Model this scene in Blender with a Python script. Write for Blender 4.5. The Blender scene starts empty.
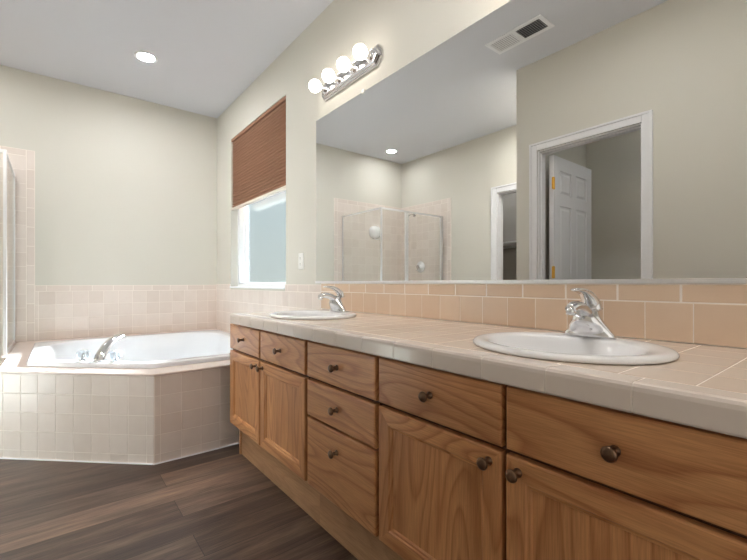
import bpy, bmesh, math, random
from mathutils import Vector, Matrix
random.seed(7)
scene = bpy.context.scene
COL = scene.collection

# ------------------------------------------------------------------ scale and frame
S = 1.375                      # distance from the camera to the mirror wall, metres
H = 0.703 * S                  # eye height
def W(x, y, z):                # survey units (eye at the origin, mirror wall at x = 1) -> metres
    return Vector((x * S, y * S, H + z * S))
def Z(z): return H + z * S

# ------------------------------------------------------------------ camera
cam_d = bpy.data.cameras.new('camera')
cam_d.sensor_width = 36.0
cam_d.lens = 403.0 / 747.0 * 36.0
cam_d.shift_y = 3.3 / 747.0
cam_d.clip_start = 0.01
cam = bpy.data.objects.new('camera', cam_d)
COL.objects.link(cam)
cam.location = (0, 0, H)
cam.rotation_euler = (math.radians(90), 0, math.radians(-38.4))
scene.camera = cam
scene.cycles.diffuse_bounces = 8
scene.cycles.max_bounces = 16
scene.cycles.caustics_refractive = False
scene.cycles.caustics_reflective = False

# ------------------------------------------------------------------ view, world, daylight
vs = scene.view_settings
vs.view_transform = 'Standard'; vs.look = 'None'; vs.gamma = 1.0
vs.use_curve_mapping = False
vs.exposure = 1.08
world = bpy.data.worlds.new('sky'); scene.world = world
world.use_nodes = True
_bg = world.node_tree.nodes['Background']
_bg.inputs['Strength'].default_value = 0.54
_wn = world.node_tree.nodes; _wl = world.node_tree.links
_tc = _wn.new('ShaderNodeTexCoord'); _sx = _wn.new('ShaderNodeSeparateXYZ'); _rp = _wn.new('ShaderNodeValToRGB')
_wl.new(_tc.outputs['Generated'], _sx.inputs[0]); _wl.new(_sx.outputs['Z'], _rp.inputs['Fac']); _wl.new(_rp.outputs['Color'], _bg.inputs['Color'])
_rp.color_ramp.elements[0].position = 0.0; _rp.color_ramp.elements[0].color = (0.66, 0.68, 0.65, 1)
_rp.color_ramp.elements[1].position = 0.7; _rp.color_ramp.elements[1].color = (0.42, 0.54, 0.63, 1)
_e = _rp.color_ramp.elements.new(0.18); _e.color = (0.60, 0.67, 0.69, 1)

sun_d = bpy.data.lights.new('daylight', 'SUN')
sun_d.energy = 215.0; sun_d.angle = math.radians(16); sun_d.color = (0.94, 0.97, 1.0)
sun = bpy.data.objects.new('daylight', sun_d); COL.objects.link(sun)
sun.rotation_euler = Vector((-2.0, -0.44, -0.82)).to_track_quat('-Z', 'Y').to_euler()

# added soft fill behind the viewer, standing in for an unseen bedroom's daylight
fill_d = bpy.data.lights.new('fill_light', 'AREA')
fill_d.shape = 'RECTANGLE'; fill_d.size = 1.4; fill_d.size_y = 1.9; fill_d.energy = 3; fill_d.color = (1.0, 0.98, 0.97)
fill = bpy.data.objects.new('fill_light', fill_d); COL.objects.link(fill)
fill.location = (0.35, -0.95, 1.25); fill.rotation_euler = (math.radians(90), 0, 0)

BULB_L = 5.0                  # radiance of the vanity globes
CAN_L = 205.0                   # radiance of the recessed lights
BULB_C = (1.0, 0.92, 0.83)
CAN_C = (0.985, 0.985, 1.0)

# ------------------------------------------------------------------ materials
def srgb(r, g, b):
    def f(c):
        c /= 255.0
        return c / 12.92 if c <= 0.04045 else ((c + 0.055) / 1.055) ** 2.4
    return (f(r), f(g), f(b), 1.0)

def new_mat(name):
    m = bpy.data.materials.new(name); m.use_nodes = True
    nt = m.node_tree
    return m, nt, nt.nodes['Principled BSDF']

def simple(name, col, rough=0.5, metal=0.0, spec=0.5, bump=0.0, bscale=200.0, vary=0.0):
    m, nt, p = new_mat(name)
    p.inputs['Base Color'].default_value = col
    p.inputs['Roughness'].default_value = rough
    p.inputs['Metallic'].default_value = metal
    p.inputs['Specular IOR Level'].default_value = spec
    if bump or vary:
        tc = nt.nodes.new('ShaderNodeTexCoord')
        n = nt.nodes.new('ShaderNodeTexNoise'); n.inputs['Scale'].default_value = bscale; n.inputs['Detail'].default_value = 3
        nt.links.new(tc.outputs['Object'], n.inputs['Vector'])
        if bump:
            b = nt.nodes.new('ShaderNodeBump'); b.inputs['Strength'].default_value = bump; b.inputs['Distance'].default_value = 0.002
            nt.links.new(n.outputs['Fac'], b.inputs['Height']); nt.links.new(b.outputs['Normal'], p.inputs['Normal'])
        if vary:
            mix = nt.nodes.new('ShaderNodeMix'); mix.data_type = 'RGBA'
            mix.inputs[6].default_value = col
            mix.inputs[7].default_value = tuple(c * (1 - vary) for c in col[:3]) + (1,)
            nt.links.new(n.outputs['Fac'], mix.inputs[0]); nt.links.new(mix.outputs[2], p.inputs['Base Color'])
    return m

def emitter(name, col, strength):
    m, nt, p = new_mat(name)
    p.inputs['Base Color'].default_value = (0.9, 0.9, 0.9, 1)
    p.inputs['Emission Color'].default_value = tuple(col) + (1,)
    p.inputs['Emission Strength'].default_value = strength
    return m

def tile_mat(name, c1, c2, rough=0.28):
    """glazed ceramic: every tile is its own mesh island and gets its own shade, with a soft mottle"""
    m, nt, p = new_mat(name)
    N, L = nt.nodes, nt.links
    g = N.new('ShaderNodeNewGeometry'); tc = N.new('ShaderNodeTexCoord')
    n = N.new('ShaderNodeTexNoise'); n.inputs['Scale'].default_value = 16; n.inputs['Detail'].default_value = 4
    L.new(tc.outputs['Object'], n.inputs['Vector'])
    a = N.new('ShaderNodeMath'); a.operation = 'MULTIPLY_ADD'; a.inputs[1].default_value = 0.55; 
    L.new(g.outputs['Random Per Island'], a.inputs[0])
    b = N.new('ShaderNodeMath'); b.operation = 'MULTIPLY'; b.inputs[1].default_value = 0.5
    L.new(n.outputs['Fac'], b.inputs[0]); L.new(b.outputs[0], a.inputs[2])
    mix = N.new('ShaderNodeMix'); mix.data_type = 'RGBA'
    mix.inputs[6].default_value = c1; mix.inputs[7].default_value = c2
    L.new(a.outputs[0], mix.inputs[0]); L.new(mix.outputs[2], p.inputs['Base Color'])
    p.inputs['Roughness'].default_value = rough
    return m

def wood_mat(name, axis, light, mid, dark, rough=0.38):
    """oak; axis = the local axis the grain runs along ('Y' or 'Z')"""
    m, nt, p = new_mat(name)
    N, L = nt.nodes, nt.links
    tc = N.new('ShaderNodeTexCoord'); oi = N.new('ShaderNodeObjectInfo')
    add = N.new('ShaderNodeVectorMath'); add.operation = 'MULTIPLY_ADD'
    add.inputs[1].default_value = (3.1, 7.7, 5.3)
    cmb = N.new('ShaderNodeCombineXYZ')
    for k in range(3): L.new(oi.outputs['Random'], cmb.inputs[k])
    L.new(cmb.outputs[0], add.inputs[0]); L.new(tc.outputs['Object'], add.inputs[2])
    def stretched(along, across):
        v = N.new('ShaderNodeVectorMath'); v.operation = 'MULTIPLY'
        s = [across] * 3; s['XYZ'.index(axis)] = along
        v.inputs[1].default_value = s
        L.new(add.outputs[0], v.inputs[0]); return v.outputs[0]
    big = N.new('ShaderNodeTexNoise'); big.inputs['Scale'].default_value = 1.0; big.inputs['Detail'].default_value = 1.5
    big.inputs['Roughness'].default_value = 0.35
    L.new(stretched(1.0, 6.5), big.inputs['Vector'])
    mul = N.new('ShaderNodeMath'); mul.operation = 'MULTIPLY'; mul.inputs[1].default_value = 18.0
    L.new(big.outputs['Fac'], mul.inputs[0])
    fr = N.new('ShaderNodeMath'); fr.operation = 'FRACT'; L.new(mul.outputs[0], fr.inputs[0])
    ramp = N.new('ShaderNodeValToRGB'); e = ramp.color_ramp.elements
    e[0].position = 0.0; e[0].color = light
    e[1].position = 1.0; e[1].color = light
    for pos, c in ((0.5, mid), (0.80, dark), (0.90, mid)):
        k = e.new(pos); k.color = c
    L.new(fr.outputs[0], ramp.inputs['Fac'])
    fine = N.new('ShaderNodeTexNoise'); fine.inputs['Scale'].default_value = 1.0; fine.inputs['Detail'].default_value = 3
    L.new(stretched(14.0, 420.0), fine.inputs['Vector'])
    fr2 = N.new('ShaderNodeValToRGB'); fr2.color_ramp.elements[0].position = 0.35; fr2.color_ramp.elements[1].position = 0.62
    fr2.color_ramp.elements[0].color = (0.84, 0.81, 0.78, 1); fr2.color_ramp.elements[1].color = (1.04, 1.04, 1.04, 1)
    L.new(fine.outputs['Fac'], fr2.inputs['Fac'])
    broad = N.new('ShaderNodeTexNoise'); broad.inputs['Scale'].default_value = 1.0; broad.inputs['Detail'].default_value = 0
    L.new(stretched(1.0, 9.0), broad.inputs['Vector'])
    br = N.new('ShaderNodeValToRGB'); br.color_ramp.elements[0].position = 0.3; br.color_ramp.elements[1].position = 0.7
    br.color_ramp.elements[0].color = (0.86, 0.84, 0.82, 1); br.color_ramp.elements[1].color = (1.08, 1.08, 1.06, 1)
    L.new(broad.outputs['Fac'], br.inputs['Fac'])
    m1 = N.new('ShaderNodeMix'); m1.data_type = 'RGBA'; m1.blend_type = 'MULTIPLY'; m1.inputs[0].default_value = 1.0
    L.new(ramp.outputs['Color'], m1.inputs[6]); L.new(fr2.outputs['Color'], m1.inputs[7])
    m2 = N.new('ShaderNodeMix'); m2.data_type = 'RGBA'; m2.blend_type = 'MULTIPLY'; m2.inputs[0].default_value = 1.0
    L.new(m1.outputs[2], m2.inputs[6]); L.new(br.outputs['Color'], m2.inputs[7])
    L.new(m2.outputs[2], p.inputs['Base Color'])
    p.inputs['Roughness'].default_value = rough
    p.inputs['Specular IOR Level'].default_value = 0.45
    bp = N.new('ShaderNodeBump'); bp.inputs['Strength'].default_value = 0.12; bp.inputs['Distance'].default_value = 0.001
    L.new(fine.outputs['Fac'], bp.inputs['Height']); L.new(bp.outputs['Normal'], p.inputs['Normal'])
    return m

def floor_mat():
    m, nt, p = new_mat('plank floor')
    N, L = nt.nodes, nt.links
    tc = N.new('ShaderNodeTexCoord')
    br = N.new('ShaderNodeTexBrick')
    br.offset = 0.37; br.offset_frequency = 2; br.squash = 1.0
    br.inputs['Color1'].default_value = (0, 0, 0, 1); br.inputs['Color2'].default_value = (1, 1, 1, 1)
    br.inputs['Mortar'].default_value = (0.5, 0.5, 0.5, 1)
    br.inputs['Scale'].default_value = 1.0; br.inputs['Mortar Size'].default_value = 0.0016
    br.inputs['Mortar Smooth'].default_value = 0.2
    br.inputs['Brick Width'].default_value = 1.22; br.inputs['Row Height'].default_value = 0.155
    mp = N.new('ShaderNodeMapping'); mp.inputs['Location'].default_value = (0.35, 0.06, 0)
    L.new(tc.outputs['Object'], mp.inputs['Vector']); L.new(mp.outputs[0], br.inputs['Vector'])
    sc = N.new('ShaderNodeVectorMath'); sc.operation = 'MULTIPLY'; sc.inputs[1].default_value = (1.6, 16, 1)
    L.new(tc.outputs['Object'], sc.inputs[0])
    n = N.new('ShaderNodeTexNoise'); n.noise_dimensions = '4D'; n.inputs['Scale'].default_value = 1.0; n.inputs['Detail'].default_value = 6
    n.inputs['Roughness'].default_value = 0.74; n.inputs['Distortion'].default_value = 0.6
    wv = N.new('ShaderNodeMath'); wv.operation = 'MULTIPLY'; wv.inputs[1].default_value = 40
    L.new(br.outputs['Color'], wv.inputs[0]); L.new(wv.outputs[0], n.inputs['W']); L.new(sc.outputs[0], n.inputs['Vector'])
    mixf = N.new('ShaderNodeMath'); mixf.operation = 'MULTIPLY_ADD'; mixf.inputs[1].default_value = 0.34
    s2 = N.new('ShaderNodeMath'); s2.operation = 'MULTIPLY_ADD'; s2.inputs[1].default_value = 1.25; s2.inputs[2].default_value = -0.29
    L.new(n.outputs['Fac'], s2.inputs[0])
    L.new(br.outputs['Color'], mixf.inputs[0]); L.new(s2.outputs[0], mixf.inputs[2])
    ramp = N.new('ShaderNodeValToRGB'); e = ramp.color_ramp.elements
    e[0].position = 0.15; e[0].color = srgb(52, 40, 34)
    e[1].position = 0.95; e[1].color = srgb(150, 124, 104)
    for pos, c in ((0.38, srgb(74, 58, 49)), (0.55, srgb(98, 80, 69)), (0.72, srgb(122, 100, 84))):
        k = e.new(pos); k.color = c
    L.new(mixf.outputs[0], ramp.inputs['Fac'])
    fs = N.new('ShaderNodeVectorMath'); fs.operation = 'MULTIPLY'; fs.inputs[1].default_value = (8, 180, 1)
    L.new(tc.outputs['Object'], fs.inputs[0])
    fn = N.new('ShaderNodeTexNoise'); fn.inputs['Scale'].default_value = 1.0; fn.inputs['Detail'].default_value = 4
    L.new(fs.outputs[0], fn.inputs['Vector'])
    fr = N.new('ShaderNodeValToRGB'); fr.color_ramp.elements[0].position = 0.3; fr.color_ramp.elements[1].position = 0.7
    fr.color_ramp.elements[0].color = (0.74, 0.74, 0.74, 1); fr.color_ramp.elements[1].color = (1.36, 1.36, 1.36, 1)
    L.new(fn.outputs['Fac'], fr.inputs['Fac'])
    m1 = N.new('ShaderNodeMix'); m1.data_type = 'RGBA'; m1.blend_type = 'MULTIPLY'; m1.inputs[0].default_value = 1
    L.new(ramp.outputs['Color'], m1.inputs[6]); L.new(fr.outputs['Color'], m1.inputs[7])
    m2 = N.new('ShaderNodeMix'); m2.data_type = 'RGBA'
    L.new(br.outputs['Fac'], m2.inputs[0]); L.new(m1.outputs[2], m2.inputs[6]); m2.inputs[7].default_value = srgb(52, 40, 34)
    L.new(m2.outputs[2], p.inputs['Base Color'])
    p.inputs['Roughness'].default_value = 0.36
    bp = N.new('ShaderNodeBump'); bp.inputs['Strength'].default_value = 0.25; bp.inputs['Distance'].default_value = 0.002
    L.new(fn.outputs['Fac'], bp.inputs['Height']); L.new(bp.outputs['Normal'], p.inputs['Normal'])
    return m

def glass_mat(name, tint, mixf, rough=0.02, body=(0.8, 0.85, 0.86, 1), metal=0.0):
    """thin glass: mostly clear, a little body and a reflection"""
    m, nt, p = new_mat(name)
    N, L = nt.nodes, nt.links
    p.inputs['Base Color'].default_value = body; p.inputs['Metallic'].default_value = metal; p.inputs['Roughness'].default_value = rough
    t = N.new('ShaderNodeBsdfTransparent'); t.inputs['Color'].default_value = tint
    fz = N.new('ShaderNodeLayerWeight'); fz.inputs['Blend'].default_value = 0.15
    a = N.new('ShaderNodeMath'); a.operation = 'MULTIPLY_ADD'; a.inputs[1].default_value = 0.45; a.inputs[2].default_value = mixf
    a.use_clamp = True
    L.new(fz.outputs['Fresnel'], a.inputs[0])
    mx = N.new('ShaderNodeMixShader')
    L.new(a.outputs[0], mx.inputs['Fac']); L.new(t.outputs[0], mx.inputs[1]); L.new(p.outputs[0], mx.inputs[2])
    out = [n for n in N if n.type == 'OUTPUT_MATERIAL'][0]
    L.new(mx.outputs[0], out.inputs['Surface'])
    return m

def frosted_mat():
    m, nt, p = new_mat('obscure window glass')
    N, L = nt.nodes, nt.links
    t = N.new('ShaderNodeBsdfTransparent'); t.inputs['Color'].default_value = (0.78, 0.86, 0.88, 1)
    g = N.new('ShaderNodeBsdfRefraction'); g.inputs['IOR'].default_value = 1.25; g.inputs['Roughness'].default_value = 0.22
    g.inputs['Color'].default_value = (0.78, 0.86, 0.88, 1)
    gl = N.new('ShaderNodeBsdfGlossy'); gl.inputs['Roughness'].default_value = 0.25
    tc = N.new('ShaderNodeTexCoord'); v = N.new('ShaderNodeTexVoronoi'); v.inputs['Scale'].default_value = 140
    L.new(tc.outputs['Object'], v.inputs['Vector'])
    b = N.new('ShaderNodeBump'); b.inputs['Strength'].default_value = 0.3; b.inputs['Distance'].default_value = 0.002
    L.new(v.outputs['Distance'], b.inputs['Height'])
    for n in (g, gl): L.new(b.outputs['Normal'], n.inputs['Normal'])
    m1 = N.new('ShaderNodeMixShader'); m1.inputs['Fac'].default_value = 0.80
    L.new(t.outputs[0], m1.inputs[1]); L.new(g.outputs[0], m1.inputs[2])
    m2 = N.new('ShaderNodeMixShader'); m2.inputs['Fac'].default_value = 0.08
    L.new(m1.outputs[0], m2.inputs[1]); L.new(gl.outputs[0], m2.inputs[2])
    out = [n for n in N if n.type == 'OUTPUT_MATERIAL'][0]
    L.new(m2.outputs[0], out.inputs['Surface'])
    return m

M = {}
M['wall'] = simple('wall paint', srgb(212, 209, 199), 0.85, spec=0.2, bump=0.10, bscale=90)
M['ceiling'] = simple('ceiling paint', srgb(212, 213, 218), 0.9, spec=0.15, bump=0.10, bscale=120)
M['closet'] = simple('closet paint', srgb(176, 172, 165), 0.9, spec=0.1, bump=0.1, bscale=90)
M['trim'] = simple('white trim enamel', srgb(232, 232, 234), 0.35, bump=0.02)
M['vinyl'] = simple('white window vinyl', srgb(238, 240, 242), 0.35, bump=0.02)
M['tile'] = tile_mat('beige wall tile', srgb(229, 219, 211), srgb(214, 201, 191))
M['splash'] = tile_mat('lamp warmed backsplash tile', srgb(224, 202, 179), srgb(212, 185, 159), 0.22)  # wall tile tinted tan, the lamps' warmth is put into the colour
M['counter'] = tile_mat('counter tile', srgb(228, 213, 199), srgb(219, 201, 185), 0.2)
M['cap'] = tile_mat('pale edge cap', srgb(233, 222, 213), srgb(223, 210, 200), 0.18)
M['grout'] = simple('grout', srgb(238, 229, 220), 0.9, bump=0.2, bscale=400)
M['oak_v'] = wood_mat('oak upright grain', 'Z', srgb(209, 154, 106), srgb(202, 146, 99), srgb(182, 124, 80))
M['oak_h'] = wood_mat('oak level grain', 'Y', srgb(210, 156, 107), srgb(203, 147, 99), srgb(180, 121, 78))
M['kick'] = wood_mat('toe kick wood', 'Y', srgb(190, 148, 110), srgb(187, 145, 107), srgb(181, 138, 100), 0.6)
M['carcass'] = wood_mat('gap shade oak', 'Z', srgb(98, 60, 34), srgb(92, 56, 31), srgb(82, 48, 27), 0.5)  # oak darkened so that shade is painted into the gaps between fronts
M['floor'] = floor_mat()
M['porcelain'] = simple('white porcelain', srgb(244, 244, 245), 0.10, spec=0.6, vary=0.02, bscale=4)
M['acrylic'] = simple('white tub acrylic', srgb(222, 223, 225), 0.16, spec=0.55, vary=0.02, bscale=4)
M['chrome'] = simple('chrome', (0.80, 0.80, 0.81, 1), 0.13, 1.0, vary=0.06, bscale=30)
M['nickel'] = simple('satin metal', (0.88, 0.88, 0.89, 1), 0.36, 1.0, vary=0.06, bscale=60)
M['bronze'] = simple('dark bronze knob', srgb(122, 96, 76), 0.30, 0.9, vary=0.25, bscale=60)
M['brass'] = simple('brass hinge', srgb(240, 192, 92), 0.32, 1.0, vary=0.15, bscale=80)
M['mirror'] = simple('silvered mirror', (0.86, 0.875, 0.87, 1), 0.0, 1.0, vary=0.004, bscale=1)
M['bulb'] = emitter('lit frosted globe', BULB_C, BULB_L)
M['bulb_warm'] = emitter('lit warm globe', (1.0, 0.90, 0.78), BULB_L * 5)
M['can'] = emitter('lit recessed lens', CAN_C, CAN_L)
M['can_fill_near'] = emitter('added near fill lens', CAN_C, CAN_L * 0.58)
M['can_fill_room'] = emitter('added room fill lens', CAN_C, CAN_L * 0.40)
M['can_fill_side'] = emitter('added side fill lens', (1.0, 0.97, 0.93), CAN_L * 1.8)
M['can_low'] = emitter('shower recessed lens', CAN_C, CAN_L * 0.36)
M['blind'] = simple('brown pleated fabric', srgb(160, 122, 101), 0.9, spec=0.1, bump=0.3, bscale=500, vary=0.12)
M['rail'] = simple('cream blind rail', srgb(224, 214, 200), 0.5, bump=0.02)
M['plastic'] = simple('white plastic', srgb(238, 238, 234), 0.4, bump=0.02)
M['dark'] = simple('dark slot', srgb(30, 29, 28), 0.8, bump=0.05)
M['duct'] = simple('dim duct metal', srgb(70, 70, 72), 0.7, bump=0.05)
M['shower_glass'] = glass_mat('clear shower glass', (0.975, 0.985, 0.98, 1), 0.0, body=(1, 1, 1, 1), metal=1.0)
M['knob_glass'] = glass_mat('clear acrylic', (0.84, 0.87, 0.89, 1), 0.22, 0.03, (0.62, 0.65, 0.68, 1))
M['pane'] = frosted_mat()

# ------------------------------------------------------------------ mesh helpers
def obj(name, bm, mat, parent=None, smooth=False, bevel=0.0, seg=2, origin=None):
    me = bpy.data.meshes.new(name)
    if origin is not None:
        bmesh.ops.translate(bm, verts=bm.verts, vec=-Vector(origin))
    bmesh.ops.recalc_face_normals(bm, faces=bm.faces)
    bm.to_mesh(me); bm.free()
    for mm in (mat if isinstance(mat, (list, tuple)) else [mat]): me.materials.append(mm)
    if smooth:
        for p in me.polygons: p.use_smooth = True
    o = bpy.data.objects.new(name, me); COL.objects.link(o)
    if origin is not None: o.location = origin
    if parent is not None:
        o.parent = parent
        o.matrix_parent_inverse = Matrix.Translation(-world_loc(parent))
    if bevel:
        b = o.modifiers.new('bevel', 'BEVEL'); b.width = bevel; b.segments = seg; b.limit_method = 'ANGLE'
        b.angle_limit = math.radians(40)
    return o

def world_loc(o):
    if o.parent is None: return Vector(o.location)
    return Vector(o.location)          # children keep world coordinates through the parent inverse

def empty(name, loc):
    o = bpy.data.objects.new(name, None); o.empty_display_size = 0.05
    COL.objects.link(o); o.location = loc
    return o

def tag(o, label=None, cat=None, group=None, kind=None):
    if label: o['label'] = label
    if cat: o['category'] = cat
    if group: o['group'] = group
    if kind: o['kind'] = kind
    return o

def struct(o):
    o['kind'] = 'structure'; return o

def box(bm, lo, hi):
    lo = Vector(lo); hi = Vector(hi)
    a = Vector((min(lo.x, hi.x), min(lo.y, hi.y), min(lo.z, hi.z)))
    b = Vector((max(lo.x, hi.x), max(lo.y, hi.y), max(lo.z, hi.z)))
    v = [bm.verts.new((x, y, z)) for x in (a.x, b.x) for y in (a.y, b.y) for z in (a.z, b.z)]
    for f in ((0, 1, 3, 2), (4, 6, 7, 5), (0, 4, 5, 1), (2, 3, 7, 6), (0, 2, 6, 4), (1, 5, 7, 3)):
        bm.faces.new([v[i] for i in f])
    return v

def ubox(bm, lo, hi): return box(bm, W(*lo), W(*hi))

def boxes(*pairs):
    bm = bmesh.new()
    for lo, hi in pairs: ubox(bm, lo, hi)
    return bm

def prism(bm, pts, z0, z1):
    lo = [bm.verts.new((x, y, z0)) for x, y in pts]; hi = [bm.verts.new((x, y, z1)) for x, y in pts]
    bm.faces.new(lo[::-1]); bm.faces.new(hi)
    n = len(pts)
    for i in range(n): bm.faces.new((lo[i], lo[(i + 1) % n], hi[(i + 1) % n], hi[i]))

def loft(bm, loops, cap0=True, cap1=True, closed=True):
    rings = [[bm.verts.new(p) for p in lp] for lp in loops]
    n = len(rings[0])
    for a, b in zip(rings, rings[1:]):
        for i in range(n if closed else n - 1):
            bm.faces.new((a[i], a[(i + 1) % n], b[(i + 1) % n], b[i]))
    if cap0: bm.faces.new(rings[0][::-1])
    if cap1: bm.faces.new(rings[-1])
    return rings

def lathe(bm, profile, origin, axis, seg=24):
    """profile: (distance along axis, radius)"""
    axis = Vector(axis).normalized(); origin = Vector(origin)
    u = axis.orthogonal().normalized(); v = axis.cross(u)
    loops = []
    for d, r in profile:
        r = max(r, 1e-5)
        loops.append([origin + axis * d + (u * math.cos(2 * math.pi * k / seg) + v * math.sin(2 * math.pi * k / seg)) * r for k in range(seg)])
    loft(bm, loops)

def tube(bm, pts, radii, seg=16, flat=None, side=None):
    """swept tube; radii may be pairs (across, up)"""
    pts = [Vector(p) for p in pts]
    loops = []
    for i, p in enumerate(pts):
        t = (pts[min(i + 1, len(pts) - 1)] - pts[max(i - 1, 0)]).normalized()
        s = Vector(side) if side else (Vector((0, 0, 1)).cross(t) if abs(t.z) < 0.95 else Vector((0, 1, 0)))
        s = (s - t * s.dot(t)).normalized(); w = t.cross(s)
        r = radii[i]; ra, rb = r if isinstance(r, tuple) else (r, r)
        loops.append([p + s * math.cos(2 * math.pi * k / seg) * ra + w * math.sin(2 * math.pi * k / seg) * rb for k in range(seg)])
    loft(bm, loops)

def spline(ctrl, n):
    """Catmull-Rom through control points"""
    c = [Vector(p) for p in ctrl]; c = [c[0] * 2 - c[1]] + c + [c[-1] * 2 - c[-2]]
    out = []
    m = len(c) - 3
    for i in range(n + 1):
        t = i / n * m; k = min(int(t), m - 1); t -= k
        p0, p1, p2, p3 = c[k:k + 4]
        out.append(0.5 * ((2 * p1) + (p2 - p0) * t + (2 * p0 - 5 * p1 + 4 * p2 - p3) * t * t + (3 * p1 - p0 - 3 * p2 + p3) * t ** 3))
    return out

def copy_tree(o, offset=None, parent=None):
    c = o.copy(); COL.objects.link(c)
    if parent is not None: c.parent = parent
    elif offset is not None: c.location = Vector(o.location) + Vector(offset)
    for ch in [q for q in bpy.data.objects if q.parent is o]: copy_tree(ch, None, c)
    return c

def tile_run(bm, org, eu, ev, en, us, vs, thick, gap=0.0032, bev=0.0010, skip=None):
    """bevelled tiles on a grid: us and vs are the grid lines in metres"""
    org, eu, ev, en = Vector(org), Vector(eu), Vector(ev), Vector(en)
    g = gap / 2
    for a, b in zip(us, us[1:]):
        for c, d in zip(vs, vs[1:]):
            if b - a < gap * 2.5 or d - c < gap * 2.5: continue
            if skip and skip(a, b, c, d): continue
            def lp(i, h):
                return [org + eu * x + ev * y + en * h for x, y in ((a + g + i, c + g + i), (b - g - i, c + g + i), (b - g - i, d - g - i), (a + g + i, d - g - i))]
            loft(bm, [lp(0, 0), lp(0, thick - bev), lp(bev * 0.4, thick - bev * 0.35), lp(bev * 1.4, thick)])

def grid(a, b, start, pitch):
    """grid lines from a to b that pass through start"""
    k0 = math.floor((a - start) / pitch) ; out = [a]
    x = start + (k0 + 1) * pitch
    while x < b - 1e-6:
        if x > a + 1e-6: out.append(x)
        x += pitch
    out.append(b)
    return out

# ------------------------------------------------------------------ room shell
YB, ZC, ZF = 3.235, 1.2912, -0.703
XL, XJ, YJ = -0.96, -0.205, 1.376       # left wall, jutting wall, its outer end
YN = -0.75                              # near end of the room
T = 0.075                               # partition thickness
WY0, WY1, WZ0, WZ1 = 2.037, 2.916, -0.033, 1.040   # window hole

bm = boxes(((-1.9, YN - 0.1, ZF - 0.06), (1.2, YB + 0.1, ZF)))
struct(obj('floor', bm, M['floor']))
bm = boxes(((-1.9, YN - 0.1, ZC), (1.2, YB + 0.1, ZC + 0.06)))
struct(obj('ceiling', bm, M['ceiling']))
bm = boxes(((XL - 0.1, YB, ZF), (1.13, YB + 0.1, ZC)))
struct(obj('wall_back', bm, M['wall']))
TW = 0.13
bm = boxes(((1, YN, ZF), (1 + TW, WY0, ZC)), ((1, WY1, ZF), (1 + TW, YB, ZC)),
           ((1, WY0, ZF), (1 + TW, WY1, WZ0)), ((1, WY0, WZ1), (1 + TW, WY1, ZC)))
struct(obj('wall_right', bm, M['wall']))
D2A, D2B, D2T = 1.47, 2.03, 0.765       # closet doorway in the left wall
bm = boxes(((XL - T, D2B, ZF), (XL, YB, ZC)), ((XL - T, YJ - T - 0.01, ZF), (XL, D2A, ZC)), ((XL - T, D2A, D2T), (XL, D2B, ZC)))
struct(obj('wall_left', bm, M['wall']))
D1A, D1B, D1T = 0.709, 1.239, 0.765     # doorway in the jutting wall
bm = boxes(((XJ - T, YN, ZF), (XJ, D1A, ZC)), ((XJ - T, D1B, ZF), (XJ, YJ, ZC)), ((XJ - T, D1A, D1T), (XJ, D1B, ZC)),
           ((XL, YJ - T, ZF), (XJ - T, YJ, ZC)))
struct(obj('wall_inner', bm, M['wall']))
bm = boxes(((-1.9, YN - 0.1, ZF), (1 + TW, YN, ZC)))
struct(obj('wall_front', bm, M['wall']))
bm = boxes(((XL - T, YN, ZF), (XL, YJ - T - 0.01, ZC)))
struct(obj('wall_side', bm, M['wall']))
bm = boxes(((-1.9, D2A - 0.5, ZF), (-1.82, YB, ZC)), ((-1.82, D2A - 0.5, ZF), (XL - T, D2A - 0.42, ZC)), ((-1.82, YB - 0.5, ZF), (XL - T, YB - 0.42, ZC)))
struct(obj('wall_closet', bm, M['closet']))

def casing(name, axis_x, side, ya, yb, zt, w, tk, jamb_from, jamb_to):
    """door casing and jamb around an opening in a wall of constant x"""
    bm = bmesh.new()
    x0, x1 = axis_x, axis_x + side * tk
    for lo, hi in (((x0, ya - w, ZF), (x1, ya, zt + w)), ((x0, yb, ZF), (x1, yb + w, zt + w)), ((x0, ya, zt), (x1, yb, zt + w))):
        ubox(bm, lo, hi)
    # raised outer back band
    x2 = x1 + side * tk * 0.45
    for lo, hi in (((x1, ya - w, ZF), (x2, ya - w * 0.72, zt + w)), ((x1, yb + w * 0.72, ZF), (x2, yb + w, zt + w)), ((x1, ya - w * 0.72, zt + w * 0.72), (x2, yb + w * 0.72, zt + w))):
        ubox(bm, lo, hi)
    # jamb lining and stop
    j = 0.007
    for lo, hi in (((jamb_from, ya, ZF), (jamb_to, ya + j, zt)), ((jamb_from, yb - j, ZF), (jamb_to, yb, zt)), ((jamb_from, ya + j, zt - j), (jamb_to, yb - j, zt))):
        ubox(bm, lo, hi)
    mid = jamb_from + (jamb_to - jamb_from) * 0.55; m2 = jamb_from + (jamb_to - jamb_from) * 0.30
    for lo, hi in (((m2, ya + j, ZF), (mid, ya + j + 0.005, zt - j)), ((m2, yb - j - 0.005, ZF), (mid, yb - j, zt - j)), ((m2, ya + j, zt - j - 0.005), (mid, yb - j, zt - j))):
        ubox(bm, lo, hi)
    return struct(obj(name, bm, M['trim'], bevel=0.003))
casing('trim_1', XJ, 1, D1A, D1B, D1T, 0.045, 0.012, XJ, XJ - T)
casing('trim_2', XL, 1, D2A, D2B, D2T, 0.055, 0.012, XL, XL - T)

bm = boxes(((XJ, D1B + 0.055, ZF), (XJ + 0.009, YJ + 0.009, ZF + 0.065)), ((XJ, YN, ZF), (XJ + 0.009, D1A - 0.055, ZF + 0.065)))
struct(obj('baseboard_inner', bm, M['trim'], bevel=0.004))
bm = boxes(((XL, D2B + 0.057, ZF), (XL + 0.009, 2.55, ZF + 0.065)))
struct(obj('baseboard_left', bm, M['trim'], bevel=0.004))

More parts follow.
